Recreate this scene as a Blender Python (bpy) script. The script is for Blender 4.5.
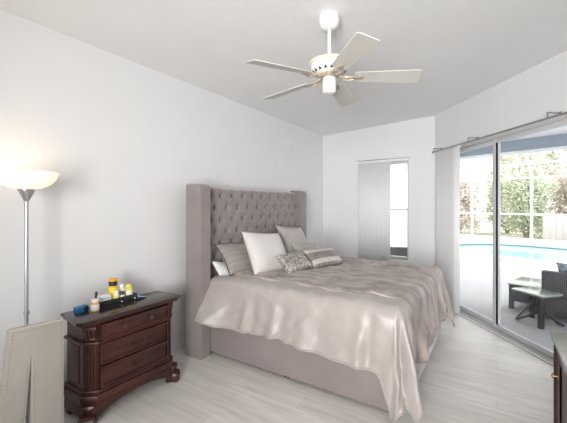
import bpy, bmesh, math, random
from mathutils import Vector, Matrix, noise
from math import sin, cos, pi, radians as R, sqrt

random.seed(7)
S = bpy.context.scene
for o in list(bpy.data.objects):
    bpy.data.objects.remove(o, do_unlink=True)

# ------------------------------------------------------------------ camera, world, light, exposure
cd = bpy.data.cameras.new('camera')
cd.sensor_fit = 'HORIZONTAL'; cd.sensor_width = 36.0
cd.lens = 328.0 / 567.0 * 36.0
cd.shift_y = -7.0 / 567.0
cd.clip_start = 0.02; cd.clip_end = 200
cam = bpy.data.objects.new('camera', cd)
S.collection.objects.link(cam)
cam.location = (0, 0, 1.47)
cam.rotation_euler = (pi / 2, 0, R(33.06))
S.camera = cam

W = bpy.data.worlds.new('world'); S.world = W
W.use_nodes = True
bg = W.node_tree.nodes['Background']
bg.inputs['Color'].default_value = (0.97, 0.985, 1.0, 1)
bg.inputs['Strength'].default_value = 1.45

sd = bpy.data.lights.new('sun', 'SUN'); sd.energy = 1.1; sd.angle = R(12); sd.color = (1.0, 0.97, 0.92)
sun = bpy.data.objects.new('sun', sd); S.collection.objects.link(sun)
sun.rotation_euler = (R(38), 0, R(150))

VS = S.view_settings
# added area light behind the camera, evens out the room; no window there
ad2 = bpy.data.lights.new('fill_light', 'AREA'); ad2.shape = 'RECTANGLE'; ad2.size = 1.6; ad2.size_y = 1.9; ad2.energy = 49; ad2.color = (1.0, .99, .98); ad2.spread = R(90)
al2 = bpy.data.objects.new('fill_light', ad2); S.collection.objects.link(al2)
al2.location = (.45, -1.9, 1.45); al2.rotation_euler = (R(94), 0, R(14))

VS.view_transform = 'Standard'; VS.look = 'None'; VS.gamma = 1.0; VS.use_curve_mapping = False
VS.exposure = 1.07

COL = S.collection

# ------------------------------------------------------------------ helpers
def tag(o, label=None, cat=None, group=None, kind=None):
    if label: o['label'] = label
    if cat: o['category'] = cat
    if group: o['group'] = group
    if kind: o['kind'] = kind
    return o

def empty(name, loc=(0, 0, 0), rz=0.0):
    o = bpy.data.objects.new(name, None)
    o.empty_display_size = 0.05
    COL.objects.link(o); o.location = loc; o.rotation_euler = (0, 0, rz)
    return o

def thing(name, label, cat, loc=(0, 0, 0), rz=0.0, group=None):
    return tag(empty(name, loc, rz), label, cat, group)

def copy_tree(o, parent=None):
    c = o.copy(); COL.objects.link(c)
    if parent is not None: c.parent = parent
    for ch in list(o.children): copy_tree(ch, c)
    return c

class MB:
    def __init__(s): s.bm = bmesh.new()
    def _xf(s, vs, M):
        if M is not None:
            for v in vs: v.co = M @ v.co
    def box(s, a, b, bev=0.0, seg=2, M=None):
        x0, y0, z0 = [min(a[i], b[i]) for i in range(3)]; x1, y1, z1 = [max(a[i], b[i]) for i in range(3)]
        t = bmesh.new()
        bmesh.ops.create_cube(t, size=1.0)
        for v in t.verts:
            v.co = Vector(((x0+x1)/2 + v.co.x*(x1-x0), (y0+y1)/2 + v.co.y*(y1-y0), (z0+z1)/2 + v.co.z*(z1-z0)))
        if bev > 0:
            bmesh.ops.bevel(t, geom=t.edges[:], offset=bev, segments=seg, affect='EDGES', profile=0.5)
        return s._merge(t, M)
    def _merge(s, t, M=None):
        s._xf(t.verts, M)
        mp = {}
        for v in t.verts: mp[v] = s.bm.verts.new(v.co)
        for f in t.faces:
            try: s.bm.faces.new([mp[v] for v in f.verts])
            except ValueError: pass
        t.free(); return s
    def lathe(s, prof, c=(0, 0, 0), n=32, M=None, cap=True):
        t = bmesh.new(); rings = []
        for r, z in prof:
            if r < 1e-6: rings.append([t.verts.new((0, 0, z))])
            else: rings.append([t.verts.new((r*cos(2*pi*k/n), r*sin(2*pi*k/n), z)) for k in range(n)])
        for a, b in zip(rings, rings[1:]):
            for k in range(n):
                k2 = (k+1) % n
                if len(a) == 1 and len(b) == 1: continue
                if len(a) == 1: t.faces.new((a[0], b[k2], b[k]))
                elif len(b) == 1: t.faces.new((a[k], a[k2], b[0]))
                else: t.faces.new((a[k], a[k2], b[k2], b[k]))
        if cap:
            for rg in (rings[0], rings[-1]):
                if len(rg) > 2: t.faces.new(rg)
        for v in t.verts: v.co += Vector(c)
        bmesh.ops.recalc_face_normals(t, faces=t.faces[:])
        return s._merge(t, M)
    def tube(s, pts, r, n=8, M=None, closed=False):
        pts = [Vector(p) for p in pts]; t = bmesh.new(); rings = []
        L = len(pts); up = None
        for i, p in enumerate(pts):
            if closed: d = pts[(i+1) % L] - pts[i-1]
            else: d = pts[min(i+1, L-1)] - pts[max(i-1, 0)]
            d.normalize()
            if up is None:
                up = Vector((0, 0, 1)) if abs(d.z) < .9 else Vector((1, 0, 0))
            u = up - d*up.dot(d)
            if u.length < 1e-5: u = d.orthogonal()
            u.normalize(); w = d.cross(u); up = u
            rr = r[i] if isinstance(r, (list, tuple)) else r
            rings.append([t.verts.new(p + u*rr*cos(2*pi*k/n) + w*rr*sin(2*pi*k/n)) for k in range(n)])
        pr = list(zip(rings, rings[1:]))
        if closed: pr.append((rings[-1], rings[0]))
        for a, b in pr:
            for k in range(n):
                t.faces.new((a[k], a[(k+1) % n], b[(k+1) % n], b[k]))
        if not closed:
            t.faces.new(rings[0]); t.faces.new(rings[-1])
        bmesh.ops.recalc_face_normals(t, faces=t.faces[:])
        return s._merge(t, M)
    def prism(s, poly, z0, z1, bev=0.0, seg=2, M=None):
        """poly in xy, extruded along z"""
        t = bmesh.new()
        a = [t.verts.new((x, y, z0)) for x, y in poly]; b = [t.verts.new((x, y, z1)) for x, y in poly]
        n = len(poly)
        t.faces.new(a); t.faces.new(b)
        for k in range(n): t.faces.new((a[k], a[(k+1) % n], b[(k+1) % n], b[k]))
        bmesh.ops.recalc_face_normals(t, faces=t.faces[:])
        if bev > 0:
            es = [e for e in t.edges if abs(e.verts[0].co.z - e.verts[1].co.z) < 1e-6]
            bmesh.ops.bevel(t, geom=es, offset=bev, segments=seg, affect='EDGES', profile=0.5)
        return s._merge(t, M)
    def ball(s, c, r, sc=(1, 1, 1), n=16, M=None):
        t = bmesh.new(); bmesh.ops.create_uvsphere(t, u_segments=n, v_segments=max(6, n//2), radius=r)
        for v in t.verts: v.co = Vector((v.co.x*sc[0], v.co.y*sc[1], v.co.z*sc[2])) + Vector(c)
        return s._merge(t, M)
    def grid(s, f, nu, nv):
        vs = [[s.bm.verts.new(f(i/(nu-1), j/(nv-1))) for j in range(nv)] for i in range(nu)]
        for i in range(nu-1):
            for j in range(nv-1):
                s.bm.faces.new((vs[i][j], vs[i+1][j], vs[i+1][j+1], vs[i][j+1]))
        return s
    def build(s, name, m, parent=None, smooth=True, ang=40):
        me = bpy.data.meshes.new(name)
        bmesh.ops.remove_doubles(s.bm, verts=s.bm.verts[:], dist=1e-6)
        bmesh.ops.recalc_face_normals(s.bm, faces=s.bm.faces[:])
        lim = R(ang)
        for f in s.bm.faces: f.smooth = smooth
        if smooth:
            for e in s.bm.edges:
                if len(e.link_faces) == 2 and e.calc_face_angle(0) > lim: e.smooth = False
        s.bm.to_mesh(me); s.bm.free()
        ms = m if isinstance(m, (list, tuple)) else [m]
        for q in ms: me.materials.append(q)
        o = bpy.data.objects.new(name, me); COL.objects.link(o)
        if parent is not None: o.parent = parent
        return o

def TR(loc=(0, 0, 0), rz=0, rx=0, ry=0):
    return Matrix.Translation(loc) @ Matrix.Rotation(rz, 4, 'Z') @ Matrix.Rotation(ry, 4, 'Y') @ Matrix.Rotation(rx, 4, 'X')

# ------------------------------------------------------------------ materials
def mat(name, col, rough=0.5, metal=0.0, noise_s=None, noise_a=0.0, bump=0.0, bump_s=60.0, stretch=(1, 1, 1),
        sheen=0.0, coat=0.0, spec=0.5, emit=None, es=0.0, detail=4.0):
    m = bpy.data.materials.new(name); m.use_nodes = True
    nt = m.node_tree; N = nt.nodes; L = nt.links
    b = N['Principled BSDF']
    b.inputs['Base Color'].default_value = (*col, 1); b.inputs['Roughness'].default_value = rough
    b.inputs['Metallic'].default_value = metal
    b.inputs['Specular IOR Level'].default_value = spec
    if sheen: b.inputs['Sheen Weight'].default_value = sheen
    if coat: b.inputs['Coat Weight'].default_value = coat; b.inputs['Coat Roughness'].default_value = .15
    if emit: b.inputs['Emission Color'].default_value = (*emit, 1); b.inputs['Emission Strength'].default_value = es
    tc = N.new('ShaderNodeTexCoord'); mp = N.new('ShaderNodeMapping'); mp.inputs['Scale'].default_value = stretch
    L.new(tc.outputs['Object'], mp.inputs['Vector'])
    if noise_s is None: noise_s = 8.0; noise_a = noise_a or 0.04
    nz = N.new('ShaderNodeTexNoise'); nz.inputs['Scale'].default_value = noise_s; nz.inputs['Detail'].default_value = detail
    L.new(mp.outputs['Vector'], nz.inputs['Vector'])
    rp = N.new('ShaderNodeValToRGB')
    rp.color_ramp.elements[0].position = .3; rp.color_ramp.elements[1].position = .7
    rp.color_ramp.elements[0].color = (*[max(0, c*(1-noise_a)) for c in col], 1)
    rp.color_ramp.elements[1].color = (*[min(1, c*(1+noise_a)) for c in col], 1)
    L.new(nz.outputs['Fac'], rp.inputs['Fac']); L.new(rp.outputs['Color'], b.inputs['Base Color'])
    if bump:
        n2 = N.new('ShaderNodeTexNoise'); n2.inputs['Scale'].default_value = bump_s; n2.inputs['Detail'].default_value = 3
        L.new(mp.outputs['Vector'], n2.inputs['Vector'])
        bp = N.new('ShaderNodeBump'); bp.inputs['Strength'].default_value = bump; bp.inputs['Distance'].default_value = .01
        L.new(n2.outputs['Fac'], bp.inputs['Height']); L.new(bp.outputs['Normal'], b.inputs['Normal'])
    return m

def floor_mat():
    m = bpy.data.materials.new('plank_floor'); m.use_nodes = True
    nt = m.node_tree; N = nt.nodes; L = nt.links; b = N['Principled BSDF']
    tc = N.new('ShaderNodeTexCoord')
    br = N.new('ShaderNodeTexBrick'); br.offset = .37; br.offset_frequency = 2
    br.inputs['Scale'].default_value = 1.0; br.inputs['Brick Width'].default_value = 1.22; br.inputs['Row Height'].default_value = .185
    br.inputs['Mortar Size'].default_value = .0016; br.inputs['Mortar Smooth'].default_value = .3; br.inputs['Bias'].default_value = 0
    br.inputs['Color1'].default_value = (.80, .772, .735, 1); br.inputs['Color2'].default_value = (.70, .68, .652, 1)
    br.inputs['Mortar'].default_value = (.63, .61, .585, 1)
    L.new(tc.outputs['Object'], br.inputs['Vector'])
    mp = N.new('ShaderNodeMapping'); mp.inputs['Scale'].default_value = (1.3, 16, 1)
    L.new(tc.outputs['Object'], mp.inputs['Vector'])
    nz = N.new('ShaderNodeTexNoise'); nz.inputs['Scale'].default_value = 1.6; nz.inputs['Detail'].default_value = 7; nz.inputs['Roughness'].default_value = .62
    nz.inputs['Distortion'].default_value = .5
    L.new(mp.outputs['Vector'], nz.inputs['Vector'])
    rp = N.new('ShaderNodeValToRGB'); rp.color_ramp.elements[0].position = .3; rp.color_ramp.elements[1].position = .72
    rp.color_ramp.elements[0].color = (.84, .83, .82, 1); rp.color_ramp.elements[1].color = (1.10, 1.09, 1.08, 1)
    L.new(nz.outputs['Fac'], rp.inputs['Fac'])
    mx = N.new('ShaderNodeMix'); mx.data_type = 'RGBA'; mx.blend_type = 'MULTIPLY'; mx.inputs['Factor'].default_value = 1
    L.new(br.outputs['Color'], mx.inputs['A']); L.new(rp.outputs['Color'], mx.inputs['B'])
    L.new(mx.outputs['Result'], b.inputs['Base Color'])
    b.inputs['Roughness'].default_value = .42; b.inputs['Specular IOR Level'].default_value = .4
    bp = N.new('ShaderNodeBump'); bp.inputs['Strength'].default_value = .12; bp.inputs['Distance'].default_value = .004
    L.new(nz.outputs['Fac'], bp.inputs['Height']); L.new(bp.outputs['Normal'], b.inputs['Normal'])
    return m

def glass_mat():
    m = bpy.data.materials.new('pane_glass'); m.use_nodes = True
    nt = m.node_tree; N = nt.nodes; L = nt.links
    for n in list(N): N.remove(n)
    o = N.new('ShaderNodeOutputMaterial'); mx = N.new('ShaderNodeMixShader')
    t = N.new('ShaderNodeBsdfTransparent'); t.inputs['Color'].default_value = (.95, .955, .955, 1)
    g = N.new('ShaderNodeBsdfGlossy'); g.inputs['Roughness'].default_value = .02
    mx.inputs[0].default_value = .04
    L.new(t.outputs[0], mx.inputs[1]); L.new(g.outputs[0], mx.inputs[2]); L.new(mx.outputs[0], o.inputs[0])
    return m

def wicker_mat():
    m = mat('dark_wicker', (.075, .075, .085), .55, noise_s=40, noise_a=.3)
    nt = m.node_tree; N = nt.nodes; L = nt.links; b = N['Principled BSDF']
    tc = N.new('ShaderNodeTexCoord')
    w1 = N.new('ShaderNodeTexWave'); w1.bands_direction = 'Z'; w1.inputs['Scale'].default_value = 26
    w2 = N.new('ShaderNodeTexWave'); w2.bands_direction = 'X'; w2.inputs['Scale'].default_value = 16
    L.new(tc.outputs['Object'], w1.inputs['Vector']); L.new(tc.outputs['Object'], w2.inputs['Vector'])
    mm = N.new('ShaderNodeMath'); mm.operation = 'MULTIPLY'
    L.new(w1.outputs['Fac'], mm.inputs[0]); L.new(w2.outputs['Fac'], mm.inputs[1])
    rp = N.new('ShaderNodeValToRGB')
    rp.color_ramp.elements[0].color = (.05, .05, .055, 1); rp.color_ramp.elements[1].color = (.24, .24, .25, 1)
    L.new(mm.outputs[0], rp.inputs['Fac']); L.new(rp.outputs['Color'], b.inputs['Base Color'])
    bp = N.new('ShaderNodeBump'); bp.inputs['Strength'].default_value = .6; bp.inputs['Distance'].default_value = .01
    L.new(mm.outputs[0], bp.inputs['Height']); L.new(bp.outputs['Normal'], b.inputs['Normal'])
    return m

def wood_mat(name, dark, light, rough=.28, stretch=(14, 1.6, 14)):
    m = mat(name, light, rough, coat=.1, noise_s=2.2, stretch=stretch, detail=6)
    N = m.node_tree.nodes
    for n in N:
        if n.type == 'VALTORGB':
            n.color_ramp.elements[0].color = (*dark, 1); n.color_ramp.elements[1].color = (*light, 1)
    return m

def stripe_mat(name, c1, c2, axis='X', scale=20, rough=.5, sheen=.3):
    m = mat(name, c1, rough, sheen=sheen)
    nt = m.node_tree; N = nt.nodes; L = nt.links; b = N['Principled BSDF']
    tc = N.new('ShaderNodeTexCoord'); w = N.new('ShaderNodeTexWave'); w.bands_direction = axis
    w.inputs['Scale'].default_value = scale; w.inputs['Distortion'].default_value = .6; w.inputs['Detail Scale'].default_value = 3
    L.new(tc.outputs['Object'], w.inputs['Vector'])
    rp = N.new('ShaderNodeValToRGB'); rp.color_ramp.elements[0].color = (*c1, 1); rp.color_ramp.elements[1].color = (*c2, 1)
    L.new(w.outputs['Fac'], rp.inputs['Fac']); L.new(rp.outputs['Color'], b.inputs['Base Color'])
    bp = N.new('ShaderNodeBump'); bp.inputs['Strength'].default_value = .3; bp.inputs['Distance'].default_value = .006
    L.new(w.outputs['Fac'], bp.inputs['Height']); L.new(bp.outputs['Normal'], b.inputs['Normal'])
    return m

def sequin_mat(name, c1, c2, scale=90, metal=.5, rough=.32):
    m = mat(name, c1, rough, metal=metal)
    nt = m.node_tree; N = nt.nodes; L = nt.links; b = N['Principled BSDF']
    tc = N.new('ShaderNodeTexCoord'); v = N.new('ShaderNodeTexVoronoi'); v.inputs['Scale'].default_value = scale
    L.new(tc.outputs['Object'], v.inputs['Vector'])
    rp = N.new('ShaderNodeValToRGB'); rp.color_ramp.elements[0].color = (*c1, 1); rp.color_ramp.elements[1].color = (*c2, 1)
    sp = N.new('ShaderNodeSeparateColor'); L.new(v.outputs['Color'], sp.inputs['Color'])
    L.new(sp.outputs[0], rp.inputs['Fac']); L.new(rp.outputs['Color'], b.inputs['Base Color'])
    bp = N.new('ShaderNodeBump'); bp.inputs['Strength'].default_value = .7; bp.inputs['Distance'].default_value = .006
    L.new(v.outputs['Distance'], bp.inputs['Height']); L.new(bp.outputs['Normal'], b.inputs['Normal'])
    return m

M = {}
M['floor'] = floor_mat()
M['wall'] = mat('wall_paint', (.77, .77, .775), .85, noise_s=3, noise_a=.01, bump=.05, bump_s=160)
M['ceiling'] = mat('ceiling_paint', (.87, .868, .866), .9, noise_s=3, noise_a=.01, bump=.2, bump_s=60)
M['trim'] = mat('white_trim', (.82, .82, .82), .4, noise_a=.01)
M['alu'] = mat('white_aluminium', (.60, .605, .61), .35, noise_a=.01)
M['steel'] = mat('brushed_steel', (.50, .50, .51), .32, metal=.9, noise_s=90, noise_a=.05, stretch=(1, 1, .05))
M['rod'] = mat('nickel_rod', (.30, .30, .30), .4, metal=.5)
M['glass'] = glass_mat()
M['vane'] = mat('blind_vane', (.95, .95, .945), .6, noise_a=.01)
def add_translucent(m, f, col):
    nt = m.node_tree; N = nt.nodes; L = nt.links; bb = N['Principled BSDF']; out = N['Material Output']
    tr = N.new('ShaderNodeBsdfTranslucent'); tr.inputs['Color'].default_value = (*col, 1)
    mx = N.new('ShaderNodeMixShader'); mx.inputs[0].default_value = f
    L.new(bb.outputs[0], mx.inputs[1]); L.new(tr.outputs[0], mx.inputs[2]); L.new(mx.outputs[0], out.inputs['Surface'])
add_translucent(M['vane'], .22, (.9, .9, .9))
M['velvet'] = mat('grey_velvet', (.235, .196, .191), .8, noise_s=5, noise_a=.08, bump=.1, bump_s=220, sheen=.55)
M['velvet_rail'] = M['velvet']
M['satin'] = mat('champagne_satin', (.385, .342, .322), .42, noise_s=4, noise_a=.04, bump=.3, bump_s=8, stretch=(2.2, 1, .8), sheen=.2, spec=.6)
for n_ in M['satin'].node_tree.nodes:
    if n_.type == 'TEX_NOISE' and abs(n_.inputs['Scale'].default_value - 8) < .01:
        n_.noise_type = 'RIDGED_MULTIFRACTAL'; n_.inputs['Scale'].default_value = 2.6; n_.inputs['Detail'].default_value = 3; n_.inputs['Distortion'].default_value = .8
    if n_.type == 'BUMP': n_.inputs['Strength'].default_value = .5; n_.inputs['Distance'].default_value = .012
M['fur'] = mat('taupe_fur', (.37, .31, .285), .6, noise_s=3.6, noise_a=.5, bump=.6, bump_s=40, stretch=(1.5, 2.6, 1), sheen=.25, detail=7)
M['white_fabric'] = stripe_mat('white_ribbed_fabric', (.62, .58, .56), (.76, .73, .71), 'Y', 26, .7)
M['plain_white'] = mat('white_cotton', (.82, .82, .82), .8, bump=.2, bump_s=30)
M['sham'] = stripe_mat('grey_satin_sham', (.29, .265, .25), (.335, .305, .288), 'Y', 5, .45)
M['dark_piping'] = mat('dark_piping', (.10, .09, .09), .7)
M['pale_sequin'] = sequin_mat('pale_brocade', (.50, .46, .44), (.68, .63, .60), 120, .15, .45)
M['silver_sequin'] = sequin_mat('silver_sequin', (.17, .15, .14), (.72, .67, .63), 75, .5, .3)
M['shimmer'] = sequin_mat('shimmer_fabric', (.36, .33, .31), (.60, .56, .53), 60, .35, .35)
M['band_dark'] = sequin_mat('banded_dark', (.20, .175, .165), (.42, .38, .355), 90, .45, .3)
M['wood'] = wood_mat('mahogany', (.018, .005, .004), (.078, .018, .012), .4)
M['wood_top'] = wood_mat('mahogany_top', (.022, .010, .009), (.050, .024, .020), .2)
M['brass'] = mat('aged_brass', (.085, .06, .045), .4, metal=.6, noise_s=40, noise_a=.3)
M['copper'] = mat('copper_knob', (.75, .45, .32), .25, metal=.9)
M['linen'] = mat('cream_linen', (.365, .34, .305), .85, noise_s=6, noise_a=.05, bump=.25, bump_s=260, sheen=.2)
M['linen_edge'] = mat('linen_edge', (.52, .49, .44), .85, noise_s=6, noise_a=.04, bump=.2, bump_s=260)
M['nail'] = mat('nailhead_metal', (.26, .235, .21), .45, metal=.4)
M['fan_white'] = mat('fan_white', (.83, .83, .81), .35, noise_a=.01)
M['fan_cream'] = mat('fan_cream', (.72, .66, .54), .4, noise_a=.02)
M['fan_blade'] = mat('fan_blade', (.63, .61, .565), .45, noise_a=.02)
M['fan_gold'] = mat('fan_gold', (.50, .43, .33), .4, metal=.3, noise_s=60, noise_a=.2)
M['black'] = mat('black_plastic', (.018, .018, .02), .35)
M['dark_vent'] = mat('dark_vent', (.02, .02, .03), .6)
M['shade'] = mat('frosted_shade', (.95, .90, .80), .4, emit=(1.0, .80, .56), es=.30)
M['wicker'] = wicker_mat()
M['stone'] = mat('slate_top', (.34, .36, .34), .12, noise_s=5, noise_a=.25, coat=.3)
M['deck'] = mat('pool_deck', (.40, .40, .41), .7, noise_s=2, noise_a=.03, bump=.1, bump_s=80)
M['coping'] = mat('pool_coping', (.80, .79, .77), .6)
M['water'] = mat('pool_water', (.33, .60, .63), .06, noise_s=1.2, noise_a=.08, bump=.1, bump_s=5)
M['beam'] = mat('beam_paint', (.29, .34, .40), .6)
M['soffit'] = mat('soffit_white', (.80, .81, .83), .7)
M['cage'] = mat('cage_white', (.85, .85, .84), .4)
M['fence'] = mat('fence_white', (.60, .56, .55), .6, stretch=(1, 1, .1))
M['ground'] = mat('ground_soil', (.48, .46, .36), .9, noise_s=1, noise_a=.3)
M['blue_floral'] = sequin_mat('blue_floral', (.02, .06, .16), (.55, .62, .68), 28, 0, .8)
M['grey_cushion'] = mat('grey_cushion', (.20, .21, .24), .8, bump=.2, bump_s=150)

# ------------------------------------------------------------------ setting
XL, YB = -2.69, 5.46                 # left wall, back wall
XC = -0.794                          # back wall meets the slanted door wall
YR = -2.6                            # room open behind the camera
DW = Vector((0.6137, -0.7895, 0))    # along the door wall, towards the viewer
NW = Vector((0.7895, 0.6137, 0))     # its outward normal
XR = 0.84                            # right wall
TRW = (XR - XC) / DW.x
YRW = YB + DW.y * TRW
MW = Matrix(((DW.x, NW.x, 0, XC), (DW.y, NW.y, 0, YB), (0, 0, 1, 0), (0, 0, 0, 1)))   # (t, outward, z)
HL, HR = 2.731, 2.826                # ceiling heights

def structure(b, name, m, **k):
    o = b.build(name, m, None, **k); o['kind'] = 'structure'; return o

b = MB()
b.prism([(XL-.15, YR), (XR+.15, YR), (XR+.15, YRW+.05), (XC+.09, YB+.12), (XL-.15, YB+.12)], -.12, 0)
structure(b, 'floor', M['floor'], smooth=False)

b = MB()
t = bmesh.new()
prof = [(XL-.16, HL-.008), (XL, HL), (XC-.25, HR-.006), (XC, HR), (XR+.16, HR)]
lo0 = [t.verts.new((x, YR, z)) for x, z in prof]; lo1 = [t.verts.new((x, YB+.16, z)) for x, z in prof]
hi0 = [t.verts.new((x, YR, 3.0)) for x, z in prof]; hi1 = [t.verts.new((x, YB+.16, 3.0)) for x, z in prof]
for k in range(len(prof)-1):
    t.faces.new((lo0[k], lo0[k+1], lo1[k+1], lo1[k])); t.faces.new((hi0[k], hi0[k+1], hi1[k+1], hi1[k]))
    t.faces.new((lo0[k], lo0[k+1], hi0[k+1], hi0[k])); t.faces.new((lo1[k], lo1[k+1], hi1[k+1], hi1[k]))
t.faces.new((lo0[0], lo1[0], hi1[0], hi0[0])); t.faces.new((lo0[-1], lo1[-1], hi1[-1], hi0[-1]))
bmesh.ops.recalc_face_normals(t, faces=t.faces[:])
b._merge(t)
structure(b, 'ceiling', M['ceiling'], ang=30)

b = MB(); b.box((XL-.15, YR, 0), (XL, YB+.15, 2.86)); structure(b, 'wall_left', M['wall'], smooth=False)
# back wall with window opening
WX0, WX1, WZ0, WZ1 = -2.0, -1.18, .585, 2.20
b = MB()
b.box((XL, YB, 0), (WX0, YB+.15, 2.9)); b.box((WX1, YB, 0), (XC, YB+.15, 2.9))
b.box((WX0, YB, 0), (WX1, YB+.15, WZ0)); b.box((WX0, YB, WZ1), (WX1, YB+.15, 2.9))
structure(b, 'wall_back', M['wall'], smooth=False)
# slanted wall with the sliding door opening
T0, T1, DZ = .10, 2.42, 2.28
b = MB()
b.box((0, 0, 0), (T0, .15, 2.9), M=MW); b.box((T1, 0, 0), (TRW+.05, .15, 2.9), M=MW); b.box((T0, 0, DZ), (T1, .15, 2.9), M=MW)
structure(b, 'wall_door', M['wall'], smooth=False)
b = MB(); b.box((XL-.15, YR-.15, 0), (XR+.15, YR, 2.9)); structure(b, 'wall_rear', M['wall'], smooth=False)
b = MB(); b.box((XR, YR, 0), (XR+.15, YRW, 2.9)); structure(b, 'wall_right', M['wall'], smooth=False)

def baseboard(name, a, c, nrm):
    a = Vector(a); c = Vector(c); d = (c-a); L = d.length; d.normalize(); n = Vector(nrm)
    MM = Matrix(((d.x, n.x, 0, a.x), (d.y, n.y, 0, a.y), (0, 0, 1, 0), (0, 0, 0, 1)))
    bb = MB()
    bb.box((0, 0, 0), (L, .014, .085), M=MM)
    bb.box((0, 0, .085), (L, .009, .10), M=MM)
    structure(bb, name, M['trim'], smooth=False)
baseboard('baseboard_left', (XL, YR, 0), (XL, YB, 0), (1, 0, 0))
baseboard('baseboard_back', (XL+.014, YB, 0), (XC, YB, 0), (0, -1, 0))

# ---- window 1 (back wall)
win = empty('window_1', (WX0, YB, WZ0)); win['kind'] = 'structure'
ww, wh = WX1-WX0, WZ1-WZ0
b = MB()
fw = .035
for (x0, x1, z0, z1) in ((0, fw, 0, wh), (ww-fw, ww, 0, wh), (fw, ww-fw, 0, fw), (fw, ww-fw, wh-fw, wh)):
    b.box((x0, .07, z0), (x1, .13, z1), .004)
b.build('frame', M['alu'], win)
b = MB(); b.box((fw, .085, wh*.485), (ww-fw, .12, wh*.485+.04), .004); b.build('meeting_rail', M['alu'], win)
for z0, z1, y in ((fw, wh*.485, .092), (wh*.485+.04, wh-fw, .105)):
    b = MB(); b.box((fw, y, z0), (ww-fw, y+.005, z1)); b.build('pane', M['glass'], win, smooth=False)
b = MB(); b.box((-.01, -.025, -.02), (ww+.01, .07, 0), .005); b.build('sill', M['trim'], win)

# ---- sliding door 1
door = empty('door_1'); door['kind'] = 'structure'
door.matrix_world = MW
b = MB()
b.box((T0, .02, 0), (T0+.04, .15, DZ), .004); b.box((T1-.04, .02, 0), (T1, .15, DZ), .004)
b.box((T0+.04, .02, DZ-.045), (T1-.04, .15, DZ), .004)
b.build('frame', M['alu'], door)
b = MB()
b.box((T0, -.035, 0), (T1, .15, .012), .003)
for y in (.0, .035, .075, .115): b.box((T0+.04, y, .012), (T1-.04, y+.008, .026))
b.build('track', M['alu'], door)
def panel(t0, t1, y, handle=None):
    p = empty('sliding_panel'); p.parent = door
    f = MB(); s = .05
    f.box((t0, y, .026), (t0+s, y+.03, DZ-.045), .004); f.box((t1-s, y, .026), (t1, y+.03, DZ-.045), .004)
    f.box((t0+s, y, .026), (t1-s, y+.03, .085), .004); f.box((t0+s, y, DZ-.095), (t1-s, y+.03, DZ-.045), .004)
    f.build('panel_frame', M['alu'], p)
    g = MB(); g.box((t0+s, y+.012, .085), (t1-s, y+.018, DZ-.095)); g.build('pane', M['glass'], p, smooth=False)
    if handle is not None:
        h = MB(); h.box((handle, y-.022, .92), (handle+.02, y, 1.12), .006); h.build('handle', M['steel'], p)
panel(T0+.04, 1.205, .085)
panel(1.165, T1-.04, .045)

# ---- curtain rod / head rail above the door
rod = thing('curtain_rod', 'slim grey metal rod with brackets above the sliding glass door', 'curtain rod')
rod.matrix_world = MW
b = MB(); b.tube([(.15, -.118, 2.243), (2.52, -.118, 2.243)], .009, 12); b.ball((.15, -.118, 2.243), .015); b.build('rod', M['rod'], rod)
for tt in (.17, .96, 2.06):
    b = MB(); b.box((tt, -.012, 2.281), (tt+.03, 0, 2.302), .002); b.box((tt+.008, -.128, 2.286), (tt+.022, -.012, 2.296), .002)
    b.box((tt+.008, -.130, 2.232), (tt+.022, -.124, 2.296), .002)
    b.build('bracket', M['rod'], rod)

# ---- vertical blinds
vb = thing('vertical_blinds', 'white vertical blind vanes stacked at the left end of the sliding glass door', 'blinds')
vb.matrix_world = MW; vb['group'] = 'vertical blinds in the bedroom'
b = MB(); b.box((.19, -.05, 2.235), (.66, -.012, 2.272), .004); b.build('headrail', M['vane'], vb)
for k in range(12):
    b = MB()
    def vane(u, v, k=k): return Vector((0, (u-.5)*.088, v*2.21 + .02)) + Vector((.006*(1-(2*u-1)**2), 0, 0))
    t0 = .225 + k*.0365
    b.grid(vane, 7, 2)
    o = b.build('vane', M['vane'], vb); o.location = (t0, -.06, 0); o.rotation_euler = (0, 0, R(-38))
    sm = o.modifiers.new('solid', 'SOLIDIFY'); sm.thickness = .0022

wb = thing('vertical_blinds', 'white vertical blinds drawn across most of the narrow back window', 'blinds', (WX0, YB, 0))
b = MB(); b.box((-.01, -.045, WZ1-.03), (ww+.012, -.004, WZ1+.012), .004); b.build('headrail', M['vane'], wb)
b = MB(); b.box((-.012, -.048, WZ1+.006), (ww+.014, -.002, WZ1+.018), .002); b.build('headrail_cap', M['rod'], wb)
wb['group'] = 'vertical blinds in the bedroom'
for k in range(8):
    b = MB(); b.grid(lambda u, v: Vector(((u-.5)*.089, .003*(1-(2*u-1)**2), WZ0-.03 + v*(WZ1-WZ0-.0))), 7, 2)
    o = b.build('vane', M['vane'], wb); o.location = (.045 + k*.066, -.045, 0); o.rotation_euler = (0, 0, R(-12))
    sm = o.modifiers.new('solid', 'SOLIDIFY'); sm.thickness = .0022

# ------------------------------------------------------------------ outdoors
E1 = Vector((-.955, .297, 0)); E2 = Vector((.297, .955, 0))
MO = Matrix(((-E1.x, E2.x, 0, 0), (-E1.y, E2.y, 0, 0), (0, 0, 1, 0), (0, 0, 0, 1)))   # (a to the right, e away, z)
def O(a, e, z=0): return MO @ Vector((a, e, z))
RZO = math.atan2(-E1.y, -E1.x)

# pool deck with a pool cut into it
pool = []
cx0, cx1, cy0, cy1 = -5.6, 4.5, 10.3, 15.0
for k in range(13):
    a = R(90 + 180*k/12); pool.append((cx0+2.0 + 2.0*cos(a), (cy0+cy1)/2 + (cy1-cy0)/2*sin(a)))
for k in range(13):
    a = R(-90 + 180*k/12); pool.append((cx1-2.0 + 2.0*cos(a), (cy0+cy1)/2 + (cy1-cy0)/2*sin(a)))
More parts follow.
